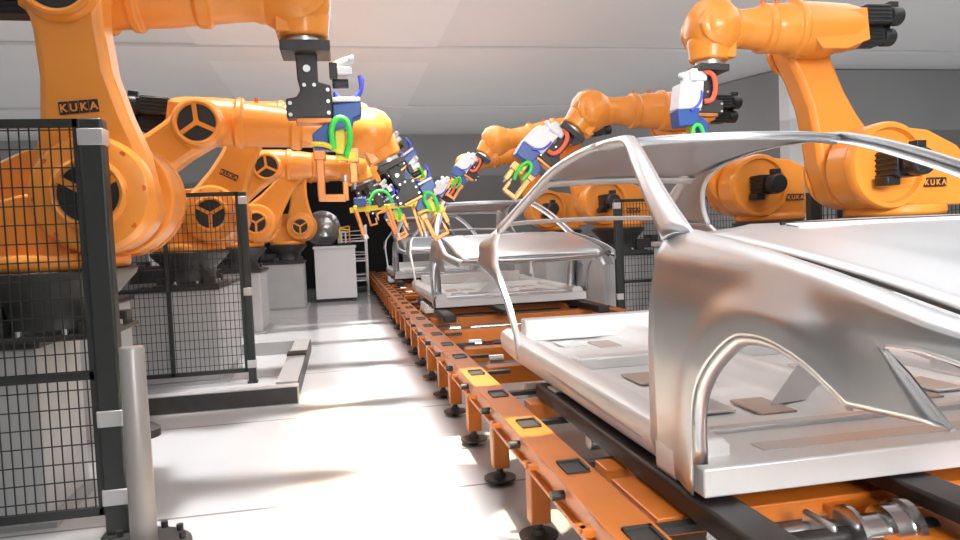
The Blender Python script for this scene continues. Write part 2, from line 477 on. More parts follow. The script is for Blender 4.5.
robots = [
 # x(A1), y, yaw, alpha, phi, psi, forearm, gun style, pedestal box, labels
 ('L', -1.60, 4.45, R(-5), R(0), R(0), 1.23, 0, 'orange robot arm nearest on the left, behind the black mesh fence, lettered upright link', 'welding gun hanging straight down over the aisle from the nearest left robot'),
 ('L', -2.30, 6.35, R(55), R(5.5), R(26), 1.42, 0, 'orange robot behind the nearest left one, link slanting forward, forearm stretched over the aisle', 'tilted welding gun at the end of the second left forearm, right of the hanging one'),
 ('L', -1.67, 8.45, R(26), R(2), R(35), 1.15, 0, 'orange robot behind the second mesh fence on the left, link leaning towards the line', 'welding gun half hidden behind the tilted gun of the second left robot'),
 ('L', -2.12, 10.45, R(51), R(3), R(25), 1.22, 0, 'orange robot on the left showing only its elbow hub and level forearm past the fence', 'welding gun below the lower level forearm on the left'),
 ('L', -1.65, 12.5, R(38), R(6), R(20), 1.2, 0, 'orange robot with forward leaning link, next to the last one of the left row', 'far left welding gun over the third car body'),
 ('L', -1.16, 16.5, R(0), R(3), R(15), 1.2, 0, 'farthest orange robot of the left row with an upright link before the dark opening', 'farthest welding gun on the left before the dark opening'),
 ('R', 4.63, 5.22, R(23), R(1), R(2), .99, 1, 'large orange robot at the right edge with black motors above the nearest car body', 'welding gun with white and blue box above the roof of the nearest car body'),
 ('R', 4.93, 7.45, R(46), R(0), R(40), 1.12, 1, 'second orange robot on the right, forearm reaching left above the nearest car roof', 'welding gun with pink hose at the end of the second right forearm'),
 ('R', 4.30, 10.5, R(24), R(7), R(35), 1.22, 1, 'third orange robot on the right seen through the door opening of the nearest car body', 'welding gun of the third right robot above the second car roof'),
 ('R', 4.14, 12.98, R(17), R(15), R(30), 1.22, 1, 'fourth orange robot on the right, its wrist low above the second car body', 'welding gun of the fourth right robot at the roof line of the second body'),
]
for i, (side, x, y, al, ph, ps, fl, st, lab, glab) in enumerate(robots):
    top = (PT-.07 if y < 5 else PT-.03) if side == 'L' else PTR
    yaw = 0 if side == 'L' else PI
    rb, tm = make_robot((x, y, top), yaw, al, ph, ps, lab, y < 11, fl)
    make_gun(tm, glab, st, {('R', 5.22): .80, ('R', 10.5): .8, ('L', 6.35): .85}.get((side, y), 1.0))
plab = ['grey pedestal under the nearest left robot behind the first fence', 'grey pedestal under the second left robot whose link slants forward',
        'grey pedestal block behind the second mesh fence on the left', 'grey pedestal under the left robot showing only its elbow hub',
        'grey pedestal under the next to last left robot', 'grey pedestal under the farthest left robot',
        'grey pedestal under the large right edge robot', 'grey pedestal under the second right robot',
        'grey pedestal under the third right robot', 'grey pedestal under the fourth right robot']
for (side, x, y, *_), lb in zip(robots, plab):
    if side == 'L' and y < 5:
        pedestal(x-.75, x-.06, y-.22, y+.45, PT-.19, lb)
    elif side == 'L':
        pedestal(x-.85 if y == 8.45 else x-.62, x+.32, y-.36, y+(1.35 if y == 8.45 else .85), PT-.15, lb)
    else:
        pedestal(x-.45, x+.6, y-.5, y+.6, PTR-.12, lb)

# ------------------------------------------------------------------ car body shell
CX, CY = 2.12, 3.5                              # centre of the first body
ARC = (1.76, -.70, .385)                        # wheel arch centre y, z (rel. to eye), radius
def hgap(y): return interp([(.7, -.33), (.85, -.29), (1.0, -.253), (1.185, -.218), (1.35, -.181), (1.513, -.149), (1.768, -.107), (2.05, -.068), (2.3, -.037), (2.5, -.02), (6, -.02)], y)
def halfw(y, z):
    w = interp([(-1, .985), (-.75, .985), (-.45, .998), (-.25, .995), (-.12, .965), (-.05, .93), (0, .905)], z)
    if y < 1.25: w -= .16*((1.25-y)/.5)**2
    r = math.hypot(y-1.72, z+.72)
    if 1.3 < y < 2.6:
        t = max(0, min(1, (.58-r)/.12)); k = max(0, min(1, (y-1.32)/.3))
        w += .030*t*t*(3-2*t)*k*k*(3-2*k)
    # shoulder crease
    zc = interp([(1.2, -.20), (1.8, -.15), (2.4, -.10), (5.5, -.10)], y)
    w += .010*math.exp(-((z-zc)/.05)**2)
    return w
def C(xn, y, z): return (xn, y-CY, z+CAMZ)      # to the body's own frame (its floor origin)

def fender(s, parent):
    rows = []
    N = 40
    # bottom boundary from the front tip, along the lower edge, over the arch and down to the sill
    bot = [(1.133, -.412), (1.20, -.415), (1.27, -.42), (1.34, -.425)]
    arch = spline([(1.407, -.429, 0), (1.457, -.395, 0), (1.525, -.354, 0), (1.597, -.328, 0), (1.693, -.312, 0), (1.803, -.317, 0), (1.868, -.34, 0), (1.948, -.395, 0), (2.017, -.458, 0), (2.081, -.544, 0), (2.111, -.65, 0), (2.118, -.789, 0)], 28)
    bot += [(p.x, p.y) for p in arch]
    bot += [(2.12, -.85), (2.125, -.895), (2.20, -.895), (2.32, -.89), (2.44, -.885), (2.51, -.80)]
    nb = len(bot)
    # top boundary of the lower patch
    def topb(i):
        t = i/(nb-1)
        y = interp([(0, 1.30), (.14, 1.42), (.30, 1.60), (.5, 1.80), (.78, 2.12), (.86, 2.25), (1, 2.445)], t)
        z = interp([(1.30, -.28), (1.42, -.25), (1.6, -.21), (1.9, -.19), (2.4, -.17)], y)
        return y, z
    lower = []
    nv = 12
    for j in range(nv+1):
        v = j/nv; row = []
        for i in range(nb):
            yb, zb = bot[i]; yt, zt = topb(i)
            ee = v
            y = lerp(yb, yt, ee); z = lerp(zb, zt, ee)
            row.append(C(s*halfw(y, z), y, z))
        lower.append(row)
    up = []
    for j in range(9):
        v = j/8; row = []
        for i in range(nb):
            yt, zt = topb(i)
            zz = lerp(zt, hgap(yt)+.0, v)
            row.append(C(s*halfw(yt, zz), yt, zz))
        up.append(row)
    # rounded shoulder up to the bonnet gap
    for j in range(1, 5):
        v = j/4; row = []
        for i in range(nb):
            yt, zt = topb(i); z0 = hgap(yt)
            w = halfw(yt, z0)
            row.append(C(s*(w-.045*v), yt, z0+.018*math.sin(v*PI/2)))
        up.append(row)
    mb = MB().grid(lower+up[1:])
    # the upper lip that runs forward over the headlamp opening
    lip = []
    ys = [1.30-.03*i for i in range(17)]
    for j in range(13):
        row = []
        for y in ys:
            z0 = hgap(y); zl = lerp(-.28, z0-.052, min(1, (1.3-y)/.14))
            if j <= 8:
                z = lerp(zl, z0, j/8); w = halfw(y, z)
            else:
                v = (j-8)/4; z = z0+.018*math.sin(v*PI/2); w = halfw(y, z0)-.045*v
            row.append(C(s*w, y, z))
        lip.append(row)
    mb.grid(lip)
    fe = mb.build('front_fender', 'steel', parent, solid=.006, angle=60, weld=.0015)
    # arch return flange
    rows = []
    for k, dx in enumerate((0, .016, .028, .036)):
        row = []
        for i in range(4, nb-6):
            y, z = bot[i]; w = halfw(y, z)
            rr = (0, .022, .028, .028)[k]
            d = Vector((ARC[0]-y, ARC[1]-z)).normalized()
            row.append(C(s*(w-dx), y+d.x*rr, z+d.y*rr))
        rows.append(row)
    MB().grid(rows).build('arch_flange', 'steel', fe, solid=.004)
    # inner edge of the door opening
    rows = []
    for dx in (0, .05, .13):
        rows.append([C(s*(halfw(lerp(2.445, 2.51, t), lerp(-.03, -.80, t))-dx), lerp(2.445, 2.51, t)-dx*.15, lerp(-.03, -.80, t)) for t in [k/12 for k in range(13)]])
    MB().grid(rows).build('hinge_pillar', 'steel', fe, solid=.005)
    # headlamp surround edge, bright rolled lip
    pts = [C(s*(halfw(y, z)+.002), y, z) for y, z in [(1.133, -.412), (1.18, -.37), (1.23, -.325), (1.29, -.285), (1.285, -.273), (1.20, -.268), (1.05, -.295), (.9, -.33)]]
    MB().tube(pts, .006, 6).build('headlamp_edge', 'steel', fe)
    rows = [[C(s*(halfw(y, hgap(y)-.05)-dx), y, max(-.30, hgap(y)-.052)-.004-dz) for y in (1.27, 1.22, 1.16, 1.1)] for dx, dz in ((.012, 0), (.05, .01), (.07, .03))]
    MB().grid(rows).build('headlamp_shade', 'black', fe, solid=.006)  # black strip added to imitate the shade inside the headlamp opening
    return fe

def strip(pa, pb, n=26):
    A = spline(pa, n); B = spline(pb, n)
    return [[tuple(lerp(a.x, b.x, t) if False else a.lerp(b, t)) for a, b in zip(A, B)] for t in (0, .25, .5, .75, 1)]

def make_car(label):
    root = empty('car_body', (CX, CY, 0), 0, label, 'car body', 'bare steel car bodies on the line')
    # --- roof
    RW = .62
    def zr(y): return interp([(3.1, .42), (3.45, .455), (3.8, .47), (4.2, .478), (4.65, .45), (5.1, .385)], y)
    rows = []
    for j in range(21):
        u = -1+2*j/20; row = []
        for i in range(25):
            t = i/24
            y0 = 3.47-.20*(1-u*u); y1 = 5.12+.06*(1-u*u)
            y = lerp(y0, y1, t)
            z = zr(y)+.020*(1-abs(u)**2.4)
            row.append(C(u*(RW+.02*math.sin(t*PI)), y, z))
        rows.append(row)
    roof = MB().grid(rows).build('roof', 'steel', root, solid=.012)
    # headers front and rear
    fr = [Vector(C(u*RW, 3.47-.20*(1-u*u)+.02, zr(3.47-.2*(1-u*u))+.020*(1-abs(u)**2.4)-.014)) for u in [-1+2*k/20 for k in range(21)]]
    MB().grid([[tuple(p+Vector((0, dy, dz))) for p in fr] for dy, dz in ((-.03, .008), (-.012, -.02), (.05, -.02))]).build('windscreen_header', 'steel', roof, solid=.006)
    rr = [Vector(C(u*RW, 5.12+.06*(1-u*u), zr(5.1)+.020*(1-abs(u)**2.4)-.012)) for u in [-1+2*k/20 for k in range(21)]]
    MB().grid([[tuple(p+Vector((0, dy, dz))) for p in rr] for dy, dz in ((-.03, -.012), (.012, -.02), (.05, -.045))]).build('rear_header', 'pan', roof, solid=.008)
    for s in (-1, 1):
        # windscreen pillar running into the roof rail
        outer = [C(s*.955, 2.42, -.05), C(s*.885, 2.72, .12), C(s*.79, 3.05, .28), C(s*.69, 3.36, .41), C(s*.64, 3.62, .462), C(s*.63, 4.1, .475), C(s*.635, 4.5, .452), C(s*.655, 4.85, .39), C(s*.70, 5.08, .30), C(s*.80, 5.28, .15), C(s*.91, 5.40, .0)]
        inner = [C(s*.895, 2.29, -.03), C(s*.83, 2.63, .135), C(s*.745, 2.98, .305), C(s*.645, 3.33, .435), C(s*.585, 3.56, .48), C(s*.575, 4.1, .497), C(s*.575, 4.5, .478), C(s*.58, 4.95, .435), C(s*.60, 5.25, .345), C(s*.68, 5.60, .20), C(s*.76, 5.93, .07)]
        n = 44
        A = spline(outer, n); B = spline(inner, n)
        k1 = 20
        rowsA = []; rowsC = []
        for t in [k/6 for k in range(7)]:
            row = []
            for a, b in zip(A, B):
                p = a.lerp(b, t); bulge = .016*math.sin(PI*t)
                p = p+Vector((s*bulge*.8, 0, bulge)); row.append(tuple(p))
            rowsA.append(row[:k1+1]); rowsC.append(row[k1:])
        ap = MB().grid(rowsA).build('windscreen_pillar', 'steel', root, solid=.012)
        # return flange into the cabin
        rows = [[tuple(a+Vector((-s*dx, 0, -dz))) for a in A[:k1+1]] for dx, dz in ((0, 0), (.03, .012), (.075, .015))]
        MB().grid(rows).build('door_flange', 'pan', ap, solid=.006)
        cp = MB().grid(rowsC).build('rear_pillar', 'steel', root, solid=.012)
        rows = [[tuple(a+Vector((-s*dx, 0, -dz))) for a in A[k1:]] for dx, dz in ((0, 0), (.015, .006), (.04, .008))]
        MB().grid(rows).build('door_flange', 'pan', cp, solid=.006)
        # quarter panel: upper field then the narrow strip in front of the rear arch
        def q(y, z): return C(s*(halfw(3.0, z)+.0), y, z)
        fe = [C(s*.91, 5.40, .0), q(5.33, -.08), q(5.22, -.16), q(5.17, -.24), q(5.04, -.32), q(4.90, -.42), q(4.76, -.52), q(4.66, -.64), q(4.60, -.76), q(4.58, -.86)]
        re = [C(s*.79, 5.93, .04), q(5.86, -.08), q(5.82, -.16), q(5.76, -.26), q(5.27, -.335), q(4.99, -.42), q(4.84, -.52), q(4.72, -.64), q(4.65, -.76), q(4.63, -.86)]
        qp = MB().grid(strip(fe, re, 40)).build('quarter_panel', 'steel', root, solid=.008)
        F = spline(fe, 40)
        rows = [[tuple(p+Vector((-s*dx, -dx*.15, 0))) for p in F] for dx in (0, .015, .03)]
        MB().grid(rows).build('door_flange', 'pan', qp, solid=.005)
        # sill
        prof = [(.985, -.80), (.975, -.87), (.95, -.90), (.86, -.90), (.83, -.84), (.83, -.76), (.86, -.735), (.93, -.735), (.975, -.755)]
        vs = []; fs = []; ys = [2.20, 2.24, 2.5, 3.0, 3.6, 4.2, 4.8, 5.06, 5.12]
        for y in ys:
            for (xx, zz) in prof: vs.append(C(s*xx, y, zz + (.0 if y < 4.9 else .02*(y-4.9)/.2)))
        m = len(prof)
        for a in range(len(ys)-1):
            for b in range(m): fs.append((a*m+b, a*m+(b+1) % m, (a+1)*m+(b+1) % m, (a+1)*m+b))
        fs += [tuple(range(m)), tuple(range((len(ys)-1)*m, len(ys)*m))]
        si = MB().add(vs, fs).build('sill', 'pan', root, bevel=.008)
        # pressed groove along the sill
        MB().tube([C(s*.978, 2.6, -.835), C(s*.982, 3.4, -.822), C(s*.978, 4.3, -.80)], [.004, .010, .003], 6).build('sill_swage', 'steel', si)
    # --- bright surround of the rear window opening
    fl = [(-.715, 5.90, .085), (-.55, 5.16, .372)]
    ring = []
    for (ow, iw) in ((.0, .0), (.075, .05)):
        ring.append([C(-(.76-ow*1.2), 5.92, .08+iw*.4), C(-(.60-ow), 5.15, .375-iw*.3), C(0, 5.18, .40-iw*.5), C(.60-ow, 5.15, .375-iw*.3), C(.76-ow*1.2, 5.92, .08+iw*.4)])
    pa = [[tuple(q) for q in spline(r[:2], 5)] + [tuple(q) for q in spline(r[1:4], 13)][1:-1] + [tuple(q) for q in spline(r[3:], 5)] for r in ring]
    MB().grid(pa).build('rear_window_frame', 'pan', root, solid=.03)
    # --- cowl and rear shelf
    cw = []
    for dz, dy in ((-.005, 0), (-.06, .10), (-.10, .24), (-.28, .26)):
        cw.append([C(u*.90, 2.33+.10*(1-u*u)+dy, -.03+.03*(1-u*u)+dz) for u in [-1+2*k/20 for k in range(21)]])
    MB().grid(cw).build('cowl', 'pan', root, solid=.008)
    sh = []
    for dz, dy in ((.0, -.03), (.0, .02), (-.03, .025)):
        sh.append([C(u*.76, 5.86+.05*(1-u*u)+dy, .085+.02*(1-u*u)+dz) for u in [-1+2*k/20 for k in range(21)]])
    MB().grid(sh).build('rear_shelf', 'pan', root, solid=.01)
    # --- bonnet
    rows = []
    for j in range(25):
        u = -1+2*j/24; row = []
        for i in range(21):
            t = i/20
            y0 = 1.02-.13*(1-abs(u)**2.2); y1 = 2.31+.09*(1-u*u)
            y = lerp(y0, y1, t)
            w = .86 if y > 1.25 else .86-.15*((1.25-y)/.5)**2
            z = hgap(y)+.004+.022*(1-abs(u)**3)+.010*math.exp(-((abs(u)-.72)/.05)**2)
            z -= .05*max(0, (.14-t)/.14)**2
            row.append(C(u*w, y, z))
        rows.append(row)
    bo = MB().grid(rows).build('bonnet', 'steel', root, solid=.010)
    # black seam strip in the bonnet gap, raised vent panel by the windscreen
    for s in (-1, 1):
        pts = [C(s*.873, y, hgap(y)+.004) for y in (1.12, 1.3, 1.5, 1.7, 1.9, 2.1, 2.26)]
        MB().tube(pts, .005, 6).build('bonnet_seam', 'black', bo)
    mb = MB()
    mb.grid([[C(x, y-.05*x*x, hgap(y)+.024+dz) for x in (-.56, -.35, -.2, .05, .2)] for y, dz in ((2.20, .001), (2.21, .007), (2.27, .007), (2.28, .001))])
    mb.build('vent_panel', 'white', bo, solid=.006)
    MB().tube([C(x, 2.292-.05*x*x, hgap(2.29)+.030) for x in (-.57, -.35, -.2, .05, .2)], .006, 6).build('vent_slot', 'black', bo)
    # --- nose: frame under the bonnet edge with a centre strut
    top = [C(u*.74, 1.03-.13*(1-abs(u)**2.2), -.27+.02*(1-u*u)) for u in [-1+2*k/16 for k in range(17)]]
    pts = top
    nose = MB().tube(pts, .022, 8).build('nose_frame', 'steel', root)
    MB().bar(C(-.06, .93, -.26), C(-.06, .97, -.46), .03, .03).build('centre_strut', 'pan', nose, bevel=.005)
    mb = MB().bar(C(-.82, 1.32, -.33), C(.82, 1.32, -.33), .10, .05)
    mb.build('front_crossmember', 'pan', root, bevel=.01)
    for s in (-1, 1):
        rows = []
        for dx, dz in ((0, 0), (.06, .02), (.12, -.01), (.13, -.07)):
            rows.append([C(s*(.80-dx), y, z+dz) for y, z in ((1.30, -.33), (1.4, -.31), (1.7, -.27), (2.1, -.23), (2.3, -.22))])
        MB().grid(rows).build('inner_wing_rail', 'pan', root, solid=.008)
    # --- floor pan
    mb = MB()
    mb.box(C(0, 2.28, -.85), (1.98, .37, .10))
    pan = mb.build('floor_pan', 'pan', root, bevel=.008)
    rows = []
    for j in range(37):
        x = -.84+1.68*j/36; row = []
        for i in range(50):
            y = lerp(2.44, 5.12, i/49)
            z = -.80
            z += .075*math.exp(-(x/.11)**4)*(1 if y > 2.9 else max(0, (y-2.5)/.4))
            gx = abs(abs(x)-.47); gy = ((y-2.55) % .66)
            if gx < .22 and .10 < gy < .52: z -= .012
            row.append(C(x, y, z))
        rows.append(row)
    MB().grid(rows).build('pressed_floor', 'pan', pan, solid=.006)
    for gx in (-.58, -.36, .36, .58):
        for k in range(4):
            MB().box(C(gx, 2.74+.62*k+(.1 if abs(gx) > .5 else 0), -.796), (.16, .26, .012)).build('floor_plug', 'plug' if (k+int(gx*50)) % 3 == 0 else 'zinc', pan, bevel=.004)
    MB().bar(C(-.83, 2.46, -.795), C(.83, 2.46, -.795), .05, .03).build('front_flange', 'zinc', pan, bevel=.006)
    MB().prism([(-.70, -.8005+CAMZ), (.62, -.8005+CAMZ), (.62, -.797+CAMZ), (-.70, -.797+CAMZ)], 2.20-CY, 2.29-CY).build('pan_strip', 'zinc', pan)  # thin zinc strip across the front of the pan
    mb = MB().bar(C(-.83, 5.02, -.72), C(.83, 5.02, -.72), .14, .16)
    mb.build('rear_crossmember', 'pan', root, bevel=.012)
    mb = MB().bar(C(-.83, 3.85, -.765), C(.83, 3.85, -.765), .12, .07)
    mb.build('seat_crossmember', 'pan', root, bevel=.012)
    # folded bracket seen through the wheel arch
    mb = MB()
    vs = [C(-.34, 2.72, -.79), C(.10, 2.80, -.79), C(.02, 3.06, -.79), C(-.02, 2.86, -.56), C(.08, 3.02, -.60)]
    mb.add(vs, [(0, 1, 3), (1, 2, 4, 3), (0, 3, 4), (0, 4, 2), (0, 2, 1)])
    mb.build('seat_bracket', 'pan', pan, smooth=False)
    # fenders last
    for s in (-1, 1): fender(s, root)
    return root

car = make_car('nearest bare steel car body with large front wheel arch')
car['label'] = 'nearest bare steel car body, its wheel arch and bonnet at lower right'
clab = ['second bare steel car body seen behind the nearest one', 'third bare steel car body farther down the line before the dark opening']
SP = 6.62
for k, lb in enumerate(clab):
    c = copy_tree(car); c.location = (CX, CY+SP*(k+1), 0); c['label'] = lb

# ------------------------------------------------------------------ skid under each body
def make_skid():
    root = empty('transport_skid', (CX, CY, 0), 0, 'dark skid under the nearest car body', 'skid', 'skids carrying the bodies')
    for s in (-1, 1):
        MB().box((s*.93, -.78, .542), (.15, 2.76, .085)).build('runner', 'skid', root, bevel=.015)
        for y in (-1.1, .35):
            MB().box((s*.93, y, .592), (.10, .16, .016)).build('body_pad', 'zinc', root, bevel=.004)
    MB().box((-.20, -.70, .5625), (.16, 2.7, .06)).build('centre_runner', 'skid', root, bevel=.012)
    for y in (-1.0, -.2, .5):
        MB().bar((-.86, y, .565), (.86, y, .565), .08, .045).build('cross_tube', 'skid', root, bevel=.008)
    return root
def add_clamps(root):
    for y in (-1.25, -1.02, -.78):
        MB().box((-1.05, y, .555), (.13, .09, .05)).box((-1.09, y, .595), (.04, .05, .09)).build('locating_clamp', 'white', root, bevel=.006)
sk = make_skid()
for k, lb in enumerate(('dark skid under the second car body', 'dark skid under the third car body')):
    c = copy_tree(sk); c.location = (CX, CY+SP*(k+1), 0); c['label'] = lb; add_clamps(c)

# ------------------------------------------------------------------ roller conveyor in three sections
def make_conveyor(y0, y1, label, tool=True):
    root = empty('roller_conveyor', (CX, y0, 0), 0, label, 'conveyor', 'conveyor sections')
    Ln = y1-y0
    for s in (-1, 1):
        # channel beam: top plate, web, lower lip (profile in x,z)
        X = lambda v: s*(CX-v)*-1*-1
        prof = [(1.30, .50), (1.15, .50), (1.15, .485), (1.275, .485), (1.275, .395), (1.30, .395), (1.30, .375), (1.255, .375), (1.255, .47), (1.125, .47), (1.125, .515), (1.30, .515)]
        poly = [(s*a, b-.015) for a, b in prof]
        be = MB().prism(poly, 0, Ln).build('side_beam', 'rail', root, smooth=False, bevel=.003)
        y = .35
        while y < Ln-.3:
            mb = MB().box((s*1.205, y, .5035), (.10, .16, .008))
            mb.box((s*1.205, y+.06, .508), (.10, .02, .014)); mb.box((s*1.16, y, .508), (.012, .14, .014))
            mb.build('hole_dark_patch', 'dark', be, smooth=False)  # dark patch painting the shaded inside of a square hole in the beam
            MB().cyl((s*1.285, y-.12, .435), (s*1.34, y-.12, .435), .02, 10).build('bolt', 'dark', be)
            MB().box((s*1.33, y+.2, .455), (.04, .06, .02)).box((s*1.345, y+.23, .455), (.03, .05, .02)).build('sensor_bracket', 'rail', be, smooth=False)
            MB().box((s*1.03, y+.1, .475), (.20, .05, .025)).build('cross_lug', 'dark', be, smooth=False)
            y += .72
        y = .42
        while y < Ln:
            lg = MB().box((s*1.245, y, .245), (.10, .09, .29)).build('leg', 'rail', root, smooth=False, bevel=.01)
            MB().cyl((s*1.25, y, .06), (s*1.25, y, .11), .022, 10).lathe([(0, .03), (.028, .03), (.03, .095), (.042, .095), (.046, .04), (.07, .03)], at(s*1.25, y, .001), 24).build('levelling_foot', 'dark', lg)
            y += .84
    y = .12
    while y < Ln:
        MB().bar((-1.08, y, .43), (1.08, y, .43), .14, .13).build('cross_beam', 'rail', root, smooth=False, bevel=.006)
        y += 1.2
    y = .60
    i = 0
    while y < Ln-.2:
        ro = MB().cyl((-.72, y, .45), (.72, y, .45), .028, 16).build('drive_shaft', 'shaft' if i % 2 else 'skid', root)
        for x in (-.90, .90):
            MB().cyl((x-.06, y, .45), (x+.06, y, .45), .045, 16).build('roller', 'shaft', ro)
        y += 1.2; i += 1
    return root
c1 = make_conveyor(.30, 6.0, 'nearest orange roller conveyor section under the first car body')
make_conveyor(6.03, 12.6, 'middle orange roller conveyor section under the second car body')
make_conveyor(12.63, 21.7, 'farthest orange roller conveyor section under the third car body')

# drive unit in front of the nearest body
root = bpy.data.objects.new('drive_unit', None); COL.objects.link(root); root.parent = c1; root.location = (1.695-CX, 2.00-.30, .470)
MB().cyl((-.62, .0, -.01), (.02, 0, -.01), .034, 20).build('shaft', 'skid', root)
m = at(-.02, 0, -.01) @ Matrix.Rotation(R(90), 4, 'Y')
MB().lathe([(-.10, .07), (-.095, .10), (-.08, .10), (-.075, .062), (.03, .062), (.035, .085), (.10, .085), (.105, .10), (.13, .10), (.135, .05)], m, 36).build('pulley_wheel', 'shaft', root)
MB().box((-.17, .06, -.06), (.03, .16, .20)).build('bearing_plate', 'zinc', root, bevel=.02)
MB().box((.20, .0, -.01), (.46, .60, .03)).build('mounting_plate', 'rail', root, bevel=.006)
MB().cyl((.13, -.02, -.01), (.20, -.02, -.01), .035, 16).build('shaft_end', 'dark', root)
MB().box((0, 2.44-.30, .46), (2.2, .42, .07)).build('cross_beam', 'rail', c1, smooth=False, bevel=.006)

root = empty('gripper_frame', (.55, 8.42, 1.84), 0, 'yellow gripper frame with copper legs hanging in front of the second car roof, left side', 'gripper')
MB().bar((-.42, 0, 0), (.42, 0, .06), .05, .06).build('main_bar', 'yellow', root, bevel=.006)
for x in (-.36, .02, .34): MB().bar((x, -.22, .02), (x, .22, .02), .04, .05).build('cross_bar', 'yellow', root, bevel=.006)
for x, y in ((-.36, -.2), (-.36, .2), (.02, -.2), (.02, .2), (.34, -.2), (.34, .2)):
    lg = MB().bar((x, y, .02), (x+.09, y, -.30), .035, .035).build('leg', 'copper', root, bevel=.004)
    MB().cyl((x+.09, y, -.29), (x+.10, y, -.34), .03, 12, .04).build('pad', 'zinc', lg)
for x in (-.30, .18): MB().box((x, -.02, .09), (.14, .12, .10)).build('valve_block', 'blue', root, bevel=.008)
MB().tube(spline([(-.2, -.05, .08), (-.12, -.08, .2), (.0, -.08, .2), (.08, -.05, .08)], 16), .02, 8).build('green_hose', 'green', root)
MB().bar((-.05, 0, .03), (-.18, 0, .30), .07, .07).build('hanger', 'dark', root, bevel=.006)

# ------------------------------------------------------------------ mesh fences
def make_fence(loc, width, H, label, dirx=-1, wire=.006, dx=.047, dz=.095, gap=.12, post=.12, extra=None, bands=(.29, .10), mid=True):
    root = empty('mesh_fence', loc, 0, label, 'fence')
    d = dirx
    MB().box((0, 0, H/2), (post, post*.8, H)).build('post', 'fence', root, bevel=.012)
    MB().box((0, 0, .012), (post*1.3, post*1.3, .024)).build('foot_plate', 'fence', root, bevel=.004)
    for z in (H*.965-.02, H*bands[0], H*bands[1]):
        MB().box((0, -.0, z), (post*1.08, post*.9, .085)).build('clamp_band', 'clip', root, bevel=.005)
    t = .042
    mb = MB()
    x0, x1 = d*(post/2+.012), d*width
    for x in (x0, x1) + ((extra*d,) if extra else ()): mb.box((x, 0, (H+gap)/2), (t, t*.8, H-gap))
    for z in (H-t/2, gap+t/2) + ((H*.385+.02,) if mid else ()): mb.box(((x0+x1)/2, 0, z), (abs(x1-x0), t*.8, t))
    mb.build('panel_frame', 'fence', root, smooth=False)
    mb = MB()
    a, b = sorted((x0, x1))
    x = a
    while x < b: mb.box((x, 0, (H+gap)/2), (wire, wire, H-gap)); x += dx
    z = gap
    while z < H: mb.box(((a+b)/2, -wire, z), (b-a, wire, wire)); z += dz
    mb.build('wire_mesh', 'fence', root, smooth=False)
    return root
make_fence((-1.21, 3.95, 0), 2.6, 2.17, 'tall black mesh fence nearest on the left, in front of the nearest robot', post=.115)
make_fence((-1.00, 8.02-.1, 0), 1.75, 2.06, 'second black mesh fence on the left in front of the grey pedestal block', extra=.80, post=.08, bands=(.48, .10), mid=False)
make_fence((3.78, 9.25, 0), 2.2, 1.90, 'black mesh fence seen through the door opening of the nearest car body', 1, post=.09)
make_fence((4.62, 6.25, 0), 2.4, 1.90, 'black mesh fence behind the large right edge robot', 1, post=.11, extra=.3)

# ------------------------------------------------------------------ left floor items
root = empty('bollard', (-1.01, 3.64, 0), 0, 'grey steel bollard with bolted flange at the foot of the nearest fence', 'bollard')
MB().lathe([(.03, .062), (1.02, .056), (1.03, .05)], None, 28).build('tube', 'bollard', root)
fl = MB().lathe([(0, .215), (.05, .215), (.07, .185), (.07, .09)], None, 32).build('flange', 'dark', root)
for k in range(10):
    a = 2*PI*k/10; MB().cyl((.175*math.cos(a), .175*math.sin(a), .055), (.175*math.cos(a), .175*math.sin(a), .10), .017, 8).build('bolt', 'black', fl)
root = empty('floor_anchor', (-1.64, 6.0, 0), 0, 'small dark bolted anchor on the floor just left of the low floor frame', 'anchor')
MB().lathe([(0, .15), (.06, .15), (.09, .11), (.12, .06)], None, 24).build('flange', 'dark', root)
MB().lathe([(.12, .03), (.18, .03), (.19, .02)], None, 12).build('stud', 'zinc', root)

root = empty('floor_frame', (-1.15, 8.3, 0), 0, 'low grey steel frame lying on the floor around the second left fence', 'floor frame')
for (nm, x, y, w, d) in (('front_beam', 0, -1.54, 1.40, .14), ('side_beam', .58, .13, .20, 2.98), ('back_beam', 0.1, 1.55, .80, .14)):
    o = MB().box((x, y, .085), (w, d, .17)).build(nm, 'frame', root, smooth=False, bevel=.004)
    if nm != 'back_beam':
        if nm == 'front_beam': MB().box((x, y-d/2-.004, .085), (w-.02, .01, .15)).build('dark_side', 'dark', o, smooth=False)
        else: MB().box((x+w/2+.004, y, .085), (.01, d-.02, .15)).build('dark_side', 'dark', o, smooth=False)
MB().box((.58, .3, .18), (.22, .22, .03)).build('splice_plate', 'dark', root, smooth=False)

# control cabinets and boxes farther back
def cabinet(name, x, y, w, d, h, m, label, cat):
    e = empty(name, (x, y, 0), 0, label, cat)
    MB().box((0, 0, h/2+.04), (w, d, h-.08)).build('body', m, e, smooth=False, bevel=.012)
    MB().box((0, 0, h-.03), (w+.05, d+.05, .06)).build('lid', m, e, smooth=False, bevel=.006)
    MB().box((0, 0, .03), (w-.06, d-.06, .06)).build('plinth', 'dark', e, smooth=False)
    return e
cabinet('white_cabinet', -.14, 18.3, .98, 1.6, 1.36, 'white', 'white waist high cabinet at the far end of the aisle', 'cabinet')
root = empty('grinding_wheel', (-.42, 17.6, 1.39), 0, 'round smoked guard standing at the far end of the aisle above the white cabinet', 'guard')
root.location = (-.42, 18.4, 1.361)
MB().lathe([(-.10, .42), (-.08, .45), (.08, .45), (.10, .42)], at(0, 0, .45) @ AXY, 36).build('disc', 'glass', root)
MB().box((0, 0, .02), (.5, .3, .04)).build('stand', 'dark', root)
root.name = 'round_guard'
root = empty('clamping_fixture', (.12, 18.1, 1.361), 0, 'small clamping fixture with yellow and white arms on the white cabinet', 'fixture')
